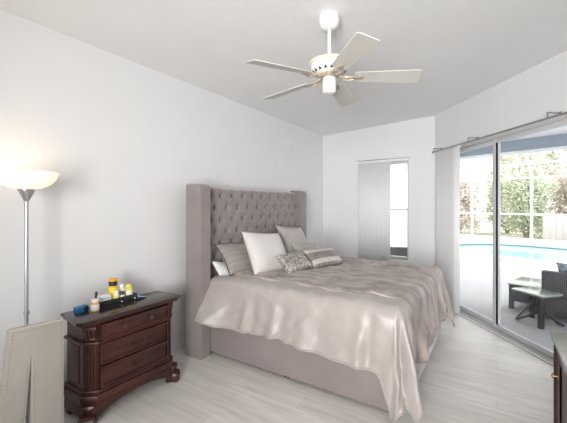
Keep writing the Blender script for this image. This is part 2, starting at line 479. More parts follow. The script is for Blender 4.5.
# house outline edge of the deck, in world xy
house = [MW @ Vector((TRW+3.0, .16, 0)), MW @ Vector((.09, .16, 0)), Vector((XC, YB+.16, 0)), Vector((-7.0, YB+.16, 0))]
outer = [v for v in house] + [O(-9.5, 15.9), O(8.5, 15.9), O(8.5, 1.0)]
t = bmesh.new()
def loop(pts):
    vs = [t.verts.new((p.x, p.y, -.03)) for p in pts]
    return [t.edges.new((vs[k], vs[(k+1) % len(vs)])) for k in range(len(vs))]
e1 = loop(outer); e2 = loop([O(a, e) for a, e in pool])
bmesh.ops.triangle_fill(t, use_beauty=True, edges=e1+e2)
r = bmesh.ops.extrude_face_region(t, geom=t.faces[:])
for v in [g for g in r['geom'] if isinstance(g, bmesh.types.BMVert)]: v.co.z = -.3
b = MB(); b._merge(t)
structure(b, 'trim_deck', M['deck'], smooth=False)
pw = empty('pool'); pw['kind'] = 'structure'
b = MB(); b.prism([(O(a, e).x, O(a, e).y) for a, e in pool], -.32, -.12); b.build('water', M['water'], pw, smooth=False)
b = MB()
b.tube([O(a, e, -.02) for a, e in pool], .09, 8, closed=True)
o = b.build('coping', M['coping'], pw)
b = MB(); b.box((-40, 15.9, -.3), (40, 70, -.06), M=MO); structure(b, 'ground', M['ground'], smooth=False)
b = MB(); b.box((-9.5, 15.3, -.03), (8.5, 15.8, .12), .02, M=MO); structure(b, 'trim_kerb', M['coping'], smooth=False)

# lanai roof and beam
b = MB()
pl = [MW @ Vector((TRW+2.0, .16, 0)), MW @ Vector((.09, .16, 0)), Vector((XC, YB+.16, 0)), Vector((-6.5, YB+.16, 0)), O(-8.6, 7.2), O(4.5, 7.2)]
b.prism([(p.x, p.y) for p in pl], 2.62, 2.78)
structure(b, 'ceiling_lanai', M['soffit'], smooth=False)
b = MB(); b.box((-8.6, 6.92, 2.42), (4.5, 7.1, 2.62), M=MO)
lb = structure(b, 'trim_beam', M['beam'], smooth=False)
b = MB(); b.box((-8.6, 6.90, 2.385), (4.5, 7.12, 2.42), M=MO)
structure(b, 'trim_beam_edge', M['soffit'], smooth=False)

# screen enclosure
cage = thing('screen_enclosure', 'white aluminium screen enclosure frame around the pool', 'screen enclosure')
cage.matrix_world = MO
EF = 18.3 - 2.4
EF = 15.62
sc = EF/18.3
posts = [-4.30*sc + 2.52*sc*k for k in range(-2, 4)]
ztop, zch, zup = 1.47 + (2.70-1.47)*sc, 1.47 + (1.02-1.47)*sc, 1.47+(3.5-1.47)*sc
for a in posts:
    b = MB(); b.box((a-.035, EF-.05, .12), (a+.035, EF+.05, ztop), .005); b.build('post', M['cage'], cage)
    b = MB(); b.tube([(a, EF, ztop), (a, EF-.28, ztop+.45), (a, EF-.8, ztop+.85), (a, EF-1.6, ztop+1.15), (a, 7.2, ztop+1.9)], .04, 6); b.build('rafter', M['cage'], cage)
for z, e in ((zch, EF), (ztop, EF), (ztop+.52, EF-.35)):
    b = MB(); b.box((posts[0], e-.04, z-.035), (posts[-1], e+.04, z+.035), .005); b.build('rail', M['cage'], cage)

# fence beyond
fn = thing('garden_fence', 'pale vertical board fence beyond the pool at the right', 'fence')
fn.matrix_world = MO
for k in range(22):
    a = -3.55 + k*.2
    b = MB(); b.box((a, 16.9, -.06), (a+.192, 16.93, 1.0), .004); b.build('board', M['fence'], fn)
for a in (-3.55, -1.55, .45):
    b = MB(); b.box((a-.05, 16.93, -.06), (a+.05, 17.03, 1.05), .004); b.build('post', M['fence'], fn)
b = MB(); b.box((-3.6, 16.895, .96), (.85, 16.94, 1.03), .004); b.build('cap_rail', M['fence'], fn)

def leaf_mat(name, c1, c2):
    m = bpy.data.materials.new(name); m.use_nodes = True
    nt = m.node_tree; N = nt.nodes; L = nt.links; bb = N['Principled BSDF']
    bb.inputs['Roughness'].default_value = .6
    ob = N.new('ShaderNodeTexCoord'); nz = N.new('ShaderNodeTexNoise'); nz.inputs['Scale'].default_value = 2.5; nz.inputs['Detail'].default_value = 6
    L.new(ob.outputs['Object'], nz.inputs['Vector'])
    rp = N.new('ShaderNodeValToRGB'); rp.color_ramp.elements[0].position = .35; rp.color_ramp.elements[1].position = .65
    rp.color_ramp.elements[0].color = (*c1, 1); rp.color_ramp.elements[1].color = (*c2, 1)
    L.new(nz.outputs['Fac'], rp.inputs['Fac']); L.new(rp.outputs['Color'], bb.inputs['Base Color'])
    return m
LM = [leaf_mat('leaves_olive', (.46, .47, .33), (.68, .67, .53)), leaf_mat('leaves_tan', (.55, .48, .41), (.72, .66, .58)),
      leaf_mat('leaves_green', (.42, .48, .32), (.64, .67, .50)), leaf_mat('leaves_rust', (.60, .46, .38), (.72, .62, .52))]
M['trunk'] = mat('tree_trunk', (.30, .25, .20), .9, noise_s=12, noise_a=.25)
def shrub(name, label, cat, a, e, w, h, mi, z0=.0, n=3600, ls=.12):
    rnd = random.Random(int(a*100)+17)
    p = O(a, e, -.06); th = thing(name, label, cat, p, RZO)
    f = MB()
    for _ in range(n):
        while True:
            x, y, z = rnd.uniform(-1, 1), rnd.uniform(-1, 1), rnd.uniform(-1, 1)
            q = x**4+y*y+z**4
            if q < 1 and q > .2: break
        wob = .75 + .45*noise.noise(Vector((x*2.1+a, y*2.1, z*2.1)))
        c = Vector((x*w*wob, y*w*.6*wob, z0 + (h-z0)*(.5+.5*z*min(1, wob+.15))))
        d = Vector((rnd.gauss(0, 1), rnd.gauss(0, 1), rnd.gauss(0, .8))).normalized(); s = d.orthogonal().normalized()
        l = ls*rnd.uniform(.6, 1.5)
        v = [f.bm.verts.new(c), f.bm.verts.new(c + d*l*.5 + s*l*.22), f.bm.verts.new(c+d*l), f.bm.verts.new(c + d*l*.5 - s*l*.22)]
        f.bm.faces.new(v)
    f.build('foliage', LM[mi], th, smooth=False)
    s = MB()
    for k in range(4):
        q = rnd.uniform(-.25, .25)*w
        s.tube([(q*.3, 0, 0), (q, rnd.uniform(-.1, .1), h*.4), (q*1.9, rnd.uniform(-.2, .2), h*.75)], [.07, .05, .02], 6)
    s.build('stem', M['trunk'], th)
    th['group'] = 'bushes beyond the pool' if cat == 'bush' else 'trees beyond the pool'
shr = [(-9.6, 20.4, 1.5, 3.0, 0, 'olive bush behind the screen at the far left of the sliding door'),
       (-7.6, 18.6, 1.25, 3.1, 1, 'tan dry bush seen through the left glass panel'),
       (-5.9, 20.3, 1.2, 3.3, 0, 'olive bush seen just left of the door stile'),
       (-4.5, 18.4, 1.1, 3.2, 2, 'green bush seen just right of the door stile'),
       (-3.1, 20.2, 1.1, 3.3, 1, 'tan bush between the middle screen posts'),
       (-1.8, 18.5, 1.1, 3.0, 2, 'green bush behind the pale fence'),
       (-.5, 20.2, 1.1, 2.8, 3, 'rust tinged bush behind the pale fence'),
       (1.0, 18.6, 1.3, 3.2, 0, 'olive bush behind the right end of the pale fence')]
for a, e, w, h, mi, lab in shr:
    shrub('garden_bush', lab, 'bush', a, e, w, h, mi, ls=.16)
trs = [(-12.5, 26, 'pale tall tree farthest left beyond the pool bushes'), (-8.2, 30.5, 'pale tall tree behind the left glass panel'),
       (-3.8, 26, 'pale tall tree behind the middle of the right glass panel'), (.6, 30.5, 'pale tall tree behind the fence')]
for a, e, lab in trs:
    shrub('garden_tree', lab, 'tree', a, e, 2.6, 6.4, 0, z0=1.2, n=1500, ls=.32)

# wicker patio set
def wicker_legs(b, pts, h):
    for x, y in pts: b.box((x-.025, y-.025, 0), (x+.025, y+.025, h))
# ottoman style side table
ot = thing('wicker_table', 'low dark wicker table with glass top left of the wicker sofa', 'table', O(-1.55, 5.55, -.03), RZO)
b = MB(); b.box((-.03, 0, .11), (.345, .65, .345), .012); b.build('body', M['wicker'], ot)
b = MB(); b.box((-.045, -.015, .345), (.36, .665, .362), .006); b.build('table_top', M['stone'], ot)
for x, y in ((.0, .03), (.315, .03), (.0, .62), (.315, .62)):
    b = MB(); b.box((x-.028, y-.028, 0), (x+.028, y+.028, .115)); b.build('leg', M['wicker'], ot)
# pedestal coffee table
ct = thing('patio_coffee_table', 'stone topped patio coffee table on splayed dark pedestal legs', 'table', O(-1.03, 5.03, -.03), RZO)
b = MB()
def tt(u, v, ang=R(-24), f=(0, -.17)):
    return (f[0] + u*cos(ang) - v*sin(ang), f[1] + u*sin(ang) + v*cos(ang))
pl = []
for cx, cy, a0 in ((-.07, .32, 0), (-.37, .32, 90), (-.37, .06, 180), (-.07, .06, 270)):
    for k in range(6): a = R(a0 + 18*k); pl.append(tt(cx+.06*cos(a), cy+.06*sin(a)))
b.prism(pl, .385, .405, .005); b.build('table_top', M['stone'], ct)
mx_, my_ = tt(-.22, .19)
b = MB(); b.prism([(mx_+(x-mx_)*.94, my_+(y-my_)*.94) for x, y in pl], .368, .3845, .004); b.build('apron', M['wicker'], ct)
for q, w_ in (((-.06, .05), .03), ((-.38, .33), .026)):
    cx, cy = tt(*q)
    b = MB(); b.box((cx-w_, cy-w_, 0), (cx+w_, cy+w_, .368), .005); b.build('pedestal', M['black'], ct)
for p_, q in (((-.06, .05), (-.36, .03)), ((-.06, .05), (-.02, .36)), ((-.38, .33), (-.38, .05)), ((-.38, .33), (-.06, .36))):
    p0, p1 = tt(*p_), tt(*q)
    b = MB(); b.tube([(p0[0], p0[1], .22), ((p0[0]+p1[0])/2, (p0[1]+p1[1])/2, .11), (p1[0], p1[1], .014)], .014, 8); b.build('leg', M['black'], ct)
# sofa seen from behind
so = thing('wicker_sofa', 'dark wicker patio sofa beyond the glass at the right edge', 'sofa', O(-1.16, 5.37, -.03), RZO)
b = MB(); b.box((0, 0, .07), (1.5, .72, .30), .015); b.build('base', M['wicker'], so)
b = MB(); b.box((0, 0, .30), (1.5, .10, .63), .015); b.build('backrest', M['wicker'], so)
for x in (0.0, 1.40):
    b = MB(); b.box((x, .10, .30), (x+.10, .72, .52), .015); b.build('armrest', M['wicker'], so)
for x in (.105, .755):
    b = MB(); b.box((x, .11, .30), (x+.64, .71, .44), .03, 3); b.build('seat_cushion', M['grey_cushion'], so)
for x, y in ((.04, .04), (1.46, .04), (.04, .68), (1.46, .68)):
    b = MB(); b.box((x-.03, y-.03, 0), (x+.03, y+.03, .075)); b.build('leg', M['wicker'], so)
# patio chair seen through the back window
pc = thing('wicker_armchair', 'dark wicker armchair outside behind the narrow back window', 'chair', (-1.80, 6.55, -.03), R(200))
b = MB(); b.box((-.33, -.33, .12), (.33, .33, .34), .015); b.build('base', M['wicker'], pc)
b = MB(); b.box((-.33, .24, .34), (.33, .33, .70), .015); b.build('backrest', M['wicker'], pc)
for x in (-.33, .25):
    b = MB(); b.box((x, -.33, .34), (x+.08, .24, .55), .015); b.build('armrest', M['wicker'], pc)
b = MB(); b.box((-.25, -.32, .34), (.25, .24, .46), .03, 3); b.build('seat_cushion', M['plain_white'], pc)
for x, y in ((-.29, -.29), (.29, -.29), (-.29, .29), (.29, .29)):
    b = MB(); b.box((x-.03, y-.03, 0), (x+.03, y+.03, .125)); b.build('leg', M['wicker'], pc)

# ------------------------------------------------------------------ bed
BY0, BY1 = 2.16, 4.225          # headboard outer
bed = thing('bed', 'king bed with tall tufted grey velvet wing headboard against the left wall', 'bed', (-2.55, (BY0+BY1)/2, 0))
ox, oy = -2.55, (BY0+BY1)/2
def L_(p): return Vector((p[0]-ox, p[1]-oy, p[2]))
MBd = Matrix.Translation((-ox, -oy, 0))
HT = 1.67
wf = -2.34                      # wing front
for s, y0, y1 in ((0, BY0, BY0+.14), (1, BY1-.14, BY1)):
    b = MB()
    pr = []
    # profile in xz with gently rounded top front
    pr = [(ox, 0.0), (wf, 0.0), (wf, HT-.05)]
    for k in range(1, 6): a = R(18*k); pr.append((wf-.05+.05*cos(a), HT-.05+.05*sin(a)))
    pr += [(ox, HT+.004)]
    Mp = MBd @ Matrix(((1, 0, 0, 0), (0, 0, 1, 0), (0, 1, 0, 0), (0, 0, 0, 1)))
    b.prism(pr, y0, y1, .018, 3, M=Mp)
    b.build('wing', M['velvet'], bed)
# tufted panel
PY0, PY1, PZ0, PZ1 = BY0+.10, BY1-.10, .30, HT-.02
sy, sz = .18, .25
yref, zref = 2.375, 1.565
def tuft(y, z):
    a = (y-yref)/sy + (z-zref)/sz; c = (y-yref)/sy - (z-zref)/sz
    k = .22*(abs(sin(pi*a))*abs(sin(pi*c)))**.5
    a0 = round(a); c0 = round(c)
    qy = ((a-a0)+(c-c0))/2*sy; qz = ((a-a0)-(c-c0))/2*sz
    k += 1.0*(1-math.exp(-(qy*qy+qz*qz)/.0009))
    if z > zref + .02: k = max(k, .5)*max(0, 1-((z-zref)/(PZ1-zref))**6*.5)
    return k
b = MB()
xf_ = -2.50
def pf(u, v):
    y = PY0+(PY1-PY0)*u; z = PZ0+(PZ1-PZ0)*v
    x = xf_ + .052*tuft(y, z)
    ed = max(0, 1-(PZ1-z)/.035)
    return Vector((x - .03*ed*ed, y, z)) - Vector((ox, oy, 0))
b.grid(pf, 300, 190)
b.build('tufted_panel', M['velvet'], bed, ang=180)
b = MB(); b.box((ox, PY0, .15), (xf_-.003, PY1, PZ1-.004), .004, M=MBd); b.build('back_panel', M['velvet'], bed)
bt = None
for r_ in range(7):
    for c_ in range(13):
        y = yref + c_*sy + (sy/2 if r_ % 2 else 0); z = zref - r_*sz/2
        if y > PY1-.05: continue
        if bt is None:
            b = MB(); b.ball((0, 0, 0), .014, (.55, 1, 1), 10); bt = b.build('button', M['velvet'], bed); q = bt
        else:
            q = bt.copy(); COL.objects.link(q); q.parent = bed
        q.location = L_((xf_+.010, y, z))
# rails
RY0, RY1, XF = 2.30, 4.09, -.53
for y0, y1 in ((RY0, RY0+.06), (RY1-.06, RY1)):
    b = MB(); b.box((wf-.12, y0, .035), (XF, y1, .375), .014, 3, M=MBd); b.build('side_rail', M['velvet'], bed)
b = MB(); b.box((XF-.06, RY0+.06, .035), (XF, RY1-.06, .375), .014, 3, M=MBd); b.build('foot_rail', M['velvet'], bed)
for x, y in ((XF-.07, RY0+.08), (XF-.07, RY1-.08), (-1.5, RY0+.08), (-1.5, RY1-.08)):
    b = MB(); b.box((x-.03, y-.03, 0), (x+.03, y+.03, .036)); o = b.build('foot', M['black'], bed); o.location = L_((0, 0, 0))
b = MB(); b.box((wf-.12, RY0+.06, .24), (XF-.06, RY1-.06, .30), M=MBd); b.build('slat_base', M['velvet'], bed)
mt = MB(); mt.box((-2.48, RY0+.08, .30), (XF-.07, RY1-.08, .665), .05, 3)
tag(mt.build('mattress', M['plain_white']), 'white mattress lying under the champagne comforter on the bed', 'mattress')

# comforter
CX0, CX1, CY0, CY1 = -2.345, -.515, 2.275, 4.115
ZT, RAD = .755, .085
SIDE, FOOT = .41, .45
def fold(a, bq):
    """flat cloth coordinate -> position on the bed"""
    cx = min(a, CX1-RAD); cy = min(max(bq, CY0+RAD), CY1-RAD)
    dx, dy = a-cx, bq-cy
    d = sqrt(dx*dx+dy*dy)
    n1 = noise.noise(Vector((a*2.2, bq*2.2, .3))); n2 = noise.noise(Vector((a*6.0, bq*4.5, 1.7)))
    ridge = 1 - abs(noise.noise(Vector((a*3.2+4, bq*2.4, 6.1)))) ; ridge = ridge**7
    r2 = (1 - abs(noise.noise(Vector((a*4.5+bq*2, bq*3.1-a, 3.3)))))**8
    zt = ZT + .014*n1 + .008*n2 + .012*ridge + .010*r2
    inset = min(min(bq-CY0, CY1-bq), CX1-a)
    zt += .022*max(0, min(1, inset/.35))**.7
    if d < 1e-9: return Vector((cx, cy, zt)), Vector((0, 0, 1)), 0
    n = Vector((dx/d, dy/d, 0))
    q = RAD*pi/2
    if d < q:
        th = d/RAD; out = RAD*sin(th); dn = RAD*(1-cos(th)); nor = n*sin(th) + Vector((0, 0, cos(th)))
    else:
        ex = d-q; corner = abs(n.x*n.y)*2
        flare = max(0, 1-(a-CX0)/.45)**1.6 if dy < 0 else 0
        out = RAD + ex*(.10 + .13*corner + .62*flare); dn = RAD + ex*(.995); nor = n.copy()
    # folds running down the drop
    w = max(0, min(1, (d-.04)/.32))
    s = a*1.0 if abs(dy) > abs(dx) else bq
    ang = math.atan2(dy, dx)
    ph = noise.noise(Vector((s*2.6, 2.2, 0)))*3.2
    amp = (.015 + .015*noise.noise(Vector((s*1.7, 8.0, 0))))*w
    rip = amp*(sin(s*19+ph) + .55*sin(s*37+ph*2.1 + d*6)) + .012*w*noise.noise(Vector((s*5, d*6, 3)))
    corner = abs(n.x*n.y)*2
    slant = noise.noise(Vector((s*3.1 + d*3.4, d*2.0, 5.5))); crease = (1-abs(slant))**9 - .25
    rip += .016*w*crease + .008*min(1, d/.1)*noise.noise(Vector((s*8 - d*7, d*5, 9)))
    rip = rip*(1-.6*corner) + corner*w*.05*sin(ang*9.0+.8)*min(1, d/.3)
    p = Vector((cx, cy, zt)) + n*(out+rip) - Vector((0, 0, dn))
    return p, nor, d
def drop_y(a, side):
    base = SIDE if side < 0 else SIDE+.03
    f = (a-CX0)/(CX1-CX0)
    h = base + .018*sin(a*5.3) + .03*max(0, f) - .05*max(0, 1-(a-CX0)/.45)
    if side < 0:
        t = max(0, min(1, (a+.71)/.17)); t = t*t*(3-2*t)
        w = max(0, min(1, (a-CX1-.05)/.35)); h += .27*t*(1-w)
    return h
def cloth(u, v, off=0.0, a0=None, a1=None, b0=None, b1=None):
    a = CX0 + (CX1-RAD - CX0 + FOOT + RAD)*u if a0 is None else a0+(a1-a0)*u
    if b0 is None:
        lo = CY0+RAD-.0 - drop_y(a, -1) - .05; hi = CY1-RAD + drop_y(a, 1) + .05
    else: lo, hi = b0(a), b1(a)
    bq = lo+(hi-lo)*v
    p, nor, d = fold(a, bq)
    p = p + nor*off
    if p.z < .03: p.z = .03 + .004*sin(a*40+bq*31)
    return p
NU, NV = 150, 210
b = MB(); b.grid(lambda u, v: cloth(u, v), NU, NV)
cf = b.build('comforter', M['satin'], None, ang=180)
tag(cf, 'champagne satin comforter with taupe fur centre spread over the bed', 'comforter')
sm = cf.modifiers.new('solid', 'SOLIDIFY'); sm.thickness = .014; sm.offset = -1
edge = [cloth(k/90, 0) for k in range(91)] + [cloth(1, k/90) for k in range(1, 91)] + [cloth(1-k/90, 1) for k in range(1, 91)]
b = MB(); b.tube(edge, .0075, 6); b.build('hem_piping', M['satin'], cf)
fb = MB()
def fur(u, v):
    a0, a1 = -2.2, CX1-RAD+FOOT+RAD-.015
    lo = lambda a: CY0+.20+.012*sin(a*7) + .10*max(0, (a-CX1+.12)/.5)
    hi = lambda a: CY1-.06
    p = cloth(u, v, .009, a0, a1, lo, hi)
    a = a0+(a1-a0)*u; bq = lo(a)+(hi(a)-lo(a))*v
    p.z += .006*noise.noise(Vector((a*16, bq*22, 2))) + .004*noise.noise(Vector((a*45, bq*60, 5)))
    return p
fb.grid(fur, 190, 170)
fo = fb.build('fur_panel', M['fur'], cf, ang=180); fo['label'] = 'taupe fur panel'
sm = fo.modifiers.new('solid', 'SOLIDIFY'); sm.thickness = .012; sm.offset = -1

# pillows
def pillow(name, label, cat, BL, TL, TR_, th, m, group=None, piping=None, band=None, n=34):
    BL, TL, TR_ = Vector(BL), Vector(TL), Vector(TR_)
    up = TL-BL; h = up.length; up.normalize()
    rt = TR_-TL; rt -= up*rt.dot(up); w = rt.length; rt.normalize()
    nr = rt.cross(up)
    c = BL + up*h/2 + rt*w/2
    Mx = Matrix(((rt.x, up.x, nr.x, c.x), (rt.y, up.y, nr.y, c.y), (rt.z, up.z, nr.z, c.z), (0, 0, 0, 1)))
    def f(sgn, off=0.0, um=1.0):
        def g(u, v):
            x, y = (u*2-1)*um, v*2-1
            t = max(0, (1-x**4))**.55*max(0, (1-y**4))**.55
            X = w/2*x*(1-.075*(1-y*y)); Y = h/2*y*(1-.075*(1-x*x))
            wob = .07*noise.noise(Vector((x*2+c.x*7, y*2+c.y*5, sgn*1.0)))
            return Vector((X, Y, sgn*(th/2*t*(1+wob)*(1-.25*max(0, y)) + off)))
        return g
    b = MB(); b.grid(f(1), n, n); b.grid(f(-1), n, n)
    bmesh.ops.remove_doubles(b.bm, verts=b.bm.verts[:], dist=.0006)
    o = b.build(name, m, None, ang=100); o.matrix_world = Mx
    tag(o, label, cat, group or ('pillows on the bed' if cat == 'pillow' else None))
    if piping:
        rim = [f(1)(k/20, 0) for k in range(21)] + [f(1)(1, k/20) for k in range(1, 21)] + [f(1)(1-k/20, 1) for k in range(1, 21)] + [f(1)(0, 1-k/20) for k in range(1, 20)]
        b = MB(); b.tube(rim, .006, 6, closed=True); b.build('piping', piping, o)
    if band:
        for v0, v1, bm_ in band:
            b = MB(); g = f(1, .004, .985); b.grid(lambda u, v: g(u, v0+(v1-v0)*v), n, 10)
            q = b.build('band', bm_, o, ang=100)
            sm = q.modifiers.new('solid', 'SOLIDIFY'); sm.thickness = .006
    return o
pillow('pillow_sham', 'grey satin pillow sham with dark piping at the near end of the headboard', 'pillow',
       (-2.19, 2.40, .775), (-2.43, 2.44, 1.06), (-2.42, 3.16, 1.06), .17, M['sham'], piping=M['dark_piping'])
pillow('square_pillow', 'large white square pillow leaning in front of the grey sham', 'pillow',
       (-1.99, 2.54, .775), (-2.24, 2.63, 1.19), (-2.16, 3.18, 1.19), .17, M['white_fabric'])
pillow('square_pillow', 'pale brocade square pillow leaning on the far part of the headboard', 'pillow',
       (-2.17, 3.44, .78), (-2.40, 3.50, 1.20), (-2.37, 4.06, 1.20), .15, M['pale_sequin'])
pillow('square_pillow', 'shimmering silver grey pillow behind the banded lumbar pillow', 'pillow',
       (-1.86, 3.22, .785), (-2.03, 3.27, 1.01), (-1.95, 3.84, 1.05), .13, M['shimmer'])
pillow('lumbar_pillow', 'banded taupe and silver lumbar pillow nearest the foot on the far side', 'pillow',
       (-1.62, 3.06, .785), (-1.80, 3.12, .965), (-1.66, 3.60, .975), .12, M['band_dark'],
       band=[(.12, .34, M['pale_sequin']), (.74, .95, M['pale_sequin'])])
pillow('accent_pillow', 'small silver sequin pillow in front of the large white pillow', 'pillow',
       (-1.70, 2.70, .785), (-1.88, 2.73, .945), (-1.77, 3.09, .955), .11, M['silver_sequin'])
pillow('bed_pillow', 'small visible end of a white bed pillow between headboard and grey sham', 'pillow',
       (-2.26, 2.335, .78), (-2.41, 2.37, .90), (-2.45, 2.62, .90), .07, M['plain_white'])

# ------------------------------------------------------------------ bedside chest
NX0, NX1, NY0, NY1 = -2.58, -2.235, 1.08, 1.84
ns = thing('bedside_chest', 'dark carved mahogany three drawer chest between the lamp and the bed', 'chest', (-2.42, 1.44, 0))
MN = Matrix.Translation((2.42, -1.44, 0))
def chest_poly(x0, x1, y0, y1, ch):
    return [(x0, y0), (x1-ch, y0), (x1, y0+ch), (x1, y1-ch), (x1-ch, y1), (x0, y1)]
b = MB(); b.prism(chest_poly(NX0+.02, NX1-.035, NY0+.035, NY1-.035, .06), .13, .665, M=MN); b.build('body', M['wood'], ns, smooth=False)
b = MB()
b.prism([(NX0, NY0), (NX1-.035, NY0-.042), (NX1, NY0-.015), (NX1, NY1+.005), (NX1-.035, NY1+.03), (NX0+.04, NY1)], .682, .704, .006, 2, M=MN); b.build('top', M['wood_top'], ns)
b = MB(); b.prism([(NX0+.01, NY0+.012), (NX1-.05, NY0-.018), (NX1-.016, NY0+.004), (NX1-.016, NY1-.012), (NX1-.05, NY1+.012), (NX0+.05, NY1-.012)], .660, .683, .008, 3, M=MN); b.build('top_moulding', M['wood'], ns)
b = MB(); b.prism(chest_poly(NX0+.012, NX1-.012, NY0+.012, NY1-.012, .075), .522, .545, .008, 3, M=MN)
# the moulding is cut away behind the drawers: drawers stand proud of it
b.build('waist_moulding', M['wood'], ns)
b = MB()
b.prism(chest_poly(NX0+.01, NX1-.02, NY0+.02, NY1-.02, .075), .185, .215, .008, 3, M=MN)
b.prism(chest_poly(NX0+.004, NX1-.008, NY0+.008, NY1-.008, .075), .125, .186, .01, 3, M=MN)
b.build('base_moulding', M['wood'], ns)
# arched apron (front) : profile in y,z extruded along x
ap = [(NY0+.06, .13), (NY1-.06, .13)]
for k in range(17):
    f = k/16; y = NY1-.08 - (NY1-NY0-.16)*f; ap.append((y, .03 + .072*sin(pi*f)**.6))
b = MB(); b.prism(ap, NX1-.04, NX1-.012, .004, 1, M=MN @ Matrix(((0, 0, 1, 0), (1, 0, 0, 0), (0, 1, 0, 0), (0, 0, 0, 1)))); b.build('apron', M['wood'], ns)
# side skirts
for y0, y1 in ((NY0+.01, NY0+.035), (NY1-.035, NY1-.01)):
    b = MB(); b.box((NX0+.03, y0, .045), (NX1-.09, y1, .13), .004, M=MN); b.build('side_skirt', M['wood'], ns)
# carved feet
def foot(loc, rz):
    b = MB()
    # S-profile in (r,z) swept over a width with rounded edges
    pr = [(-.03, 0), (.035, 0), (.066, .012), (.072, .038), (.054, .058), (.036, .072), (.038, .092), (.054, .118), (.048, .135), (-.03, .135)]
    Mp = MN @ TR(loc, rz) @ Matrix(((1, 0, 0, 0), (0, 0, 1, 0), (0, 1, 0, 0), (0, 0, 0, 1)))
    b.prism(pr, -.045, .045, .012, 3, M=Mp)
    b.lathe([(0, -.052), (.022, -.052), (.036, -.046), (.036, .046), (.022, .052), (0, .052)], n=16, M=MN @ TR(loc, rz) @ Matrix.Translation((.044, 0, .0365)) @ Matrix.Rotation(pi/2, 4, 'X'))
    for k in (-1, 0, 1):
        b.tube([(.050, k*.026, .125), (.036, k*.026, .09), (.034, k*.026, .066), (.056, k*.028, .048)], [.010, .009, .007, .008], 8, M=MN @ TR(loc, rz))
    b.build('foot', M['wood'], ns)
foot((NX1-.058, NY0+.058, 0), R(-45)); foot((NX1-.058, NY1-.058, 0), R(45))
for y in (NY0+.05, NY1-.05):
    b = MB(); b.box((NX0+.02, y-.03, 0), (NX0+.08, y+.03, .13), .008, M=MN); b.build('rear_foot', M['wood'], ns)
# corner pilasters, fluted below and scrolled above
def pilaster(loc, rz):
    F = MN @ TR(loc, rz)
    pr = [(-.02, -.038)]
    nfl = 4; wd = .072
    pr.append((.012, -.038))
    for k in range(nfl):
        y0 = -.036 + wd*k/nfl; c = y0 + wd/nfl/2
        for j in range(5):
            a = pi*j/4; pr.append((.012 - .009*sin(a), c - .0066*cos(a)))
    pr += [(.012, .038), (-.02, .038)]
    b = MB(); b.prism(pr, .215, .522, M=F); b.build('pilaster', M['wood'], ns, ang=60)
    b = MB()
    b.box((-.02, -.038, .545), (.010, .038, .66), .004, M=F)
    rot = Matrix.Rotation(pi/2, 4, 'X')
    b.lathe([(0, -.046), (.014, -.045), (.020, -.04), (.020, .04), (.014, .045), (0, .046)], n=16, M=F @ Matrix.Translation((.010, 0, .636)) @ rot)
    b.lathe([(0, -.040), (.010, -.039), (.013, -.035), (.013, .035), (.010, .039), (0, .040)], n=16, M=F @ Matrix.Translation((.008, 0, .562)) @ rot)
    for k in (-1, 0, 1):
        b.tube([(.022, k*.024, .64), (.020, k*.024, .61), (.010, k*.022, .58), (.016, k*.02, .558)], [.010, .011, .009, .007], 8, M=F)
    b.build('corbel', M['wood'], ns)
ccx = NX1-.035-.030; 
pilaster((ccx, NY0+.035+.030, 0), R(-45)); pilaster((ccx, NY1-.035-.030, 0), R(45))
# side panel frame
b = MB(); b.box((NX0+.05, NY0+.030, .245), (NX1-.15, NY0+.036, .50), .003, M=MN); b.build('side_panel', M['wood'], ns)
# drawers
xd = NX1-.036
for z0, z1, kind in ((.548, .655, 'knob'), (.378, .518, 'bail'), (.222, .368, 'bail')):
    y0, y1 = NY0+.108, NY1-.108
    b = MB()
    fx = xd + (.028 if kind == 'knob' else .018)
    b.box((xd-.01, y0, z0), (fx, y1, z1), .003, M=MN)
    s = .016
    for (ya, yb, za, zb) in ((y0, y0+s, z0, z1), (y1-s, y1, z0, z1), (y0+s, y1-s, z0, z0+s), (y0+s, y1-s, z1-s, z1)):
        b.box((fx-.004, ya, za), (fx+.008, yb, zb), .003, M=MN)
    dr = b.build('drawer', M['wood'], ns)
    zc = (z0+z1)/2
    rotY = Matrix.Rotation(pi/2, 4, 'Y')
    if kind == 'knob':
        for y in ((y0*3+y1)/4+.03, (y0+y1*3)/4-.03):
            b = MB(); b.lathe([(0, 0), (.016, 0), (.016, .003), (.006, .006), (.006, .014), (.014, .018), (.015, .024), (.009, .030), (0, .031)], n=18, M=MN @ Matrix.Translation((fx, y, zc)) @ rotY)
            b.build('knob', M['brass'], dr)
    else:
        b = MB(); yc = (y0+y1)/2
        for y in (yc-.062, yc+.062):
            b.lathe([(0, 0), (.017, 0), (.015, .004), (.006, .007), (.006, .016), (.008, .02), (0, .022)], n=18, M=MN @ Matrix.Translation((fx, y, zc+.016)) @ rotY)
        b.tube([(fx+.016, yc + .062*cos(pi*k/12), zc+.016 - .034*sin(pi*k/12)**.7) for k in range(13)], .0042, 8, M=MN)
        b.build('bail_pull', M['brass'], dr)

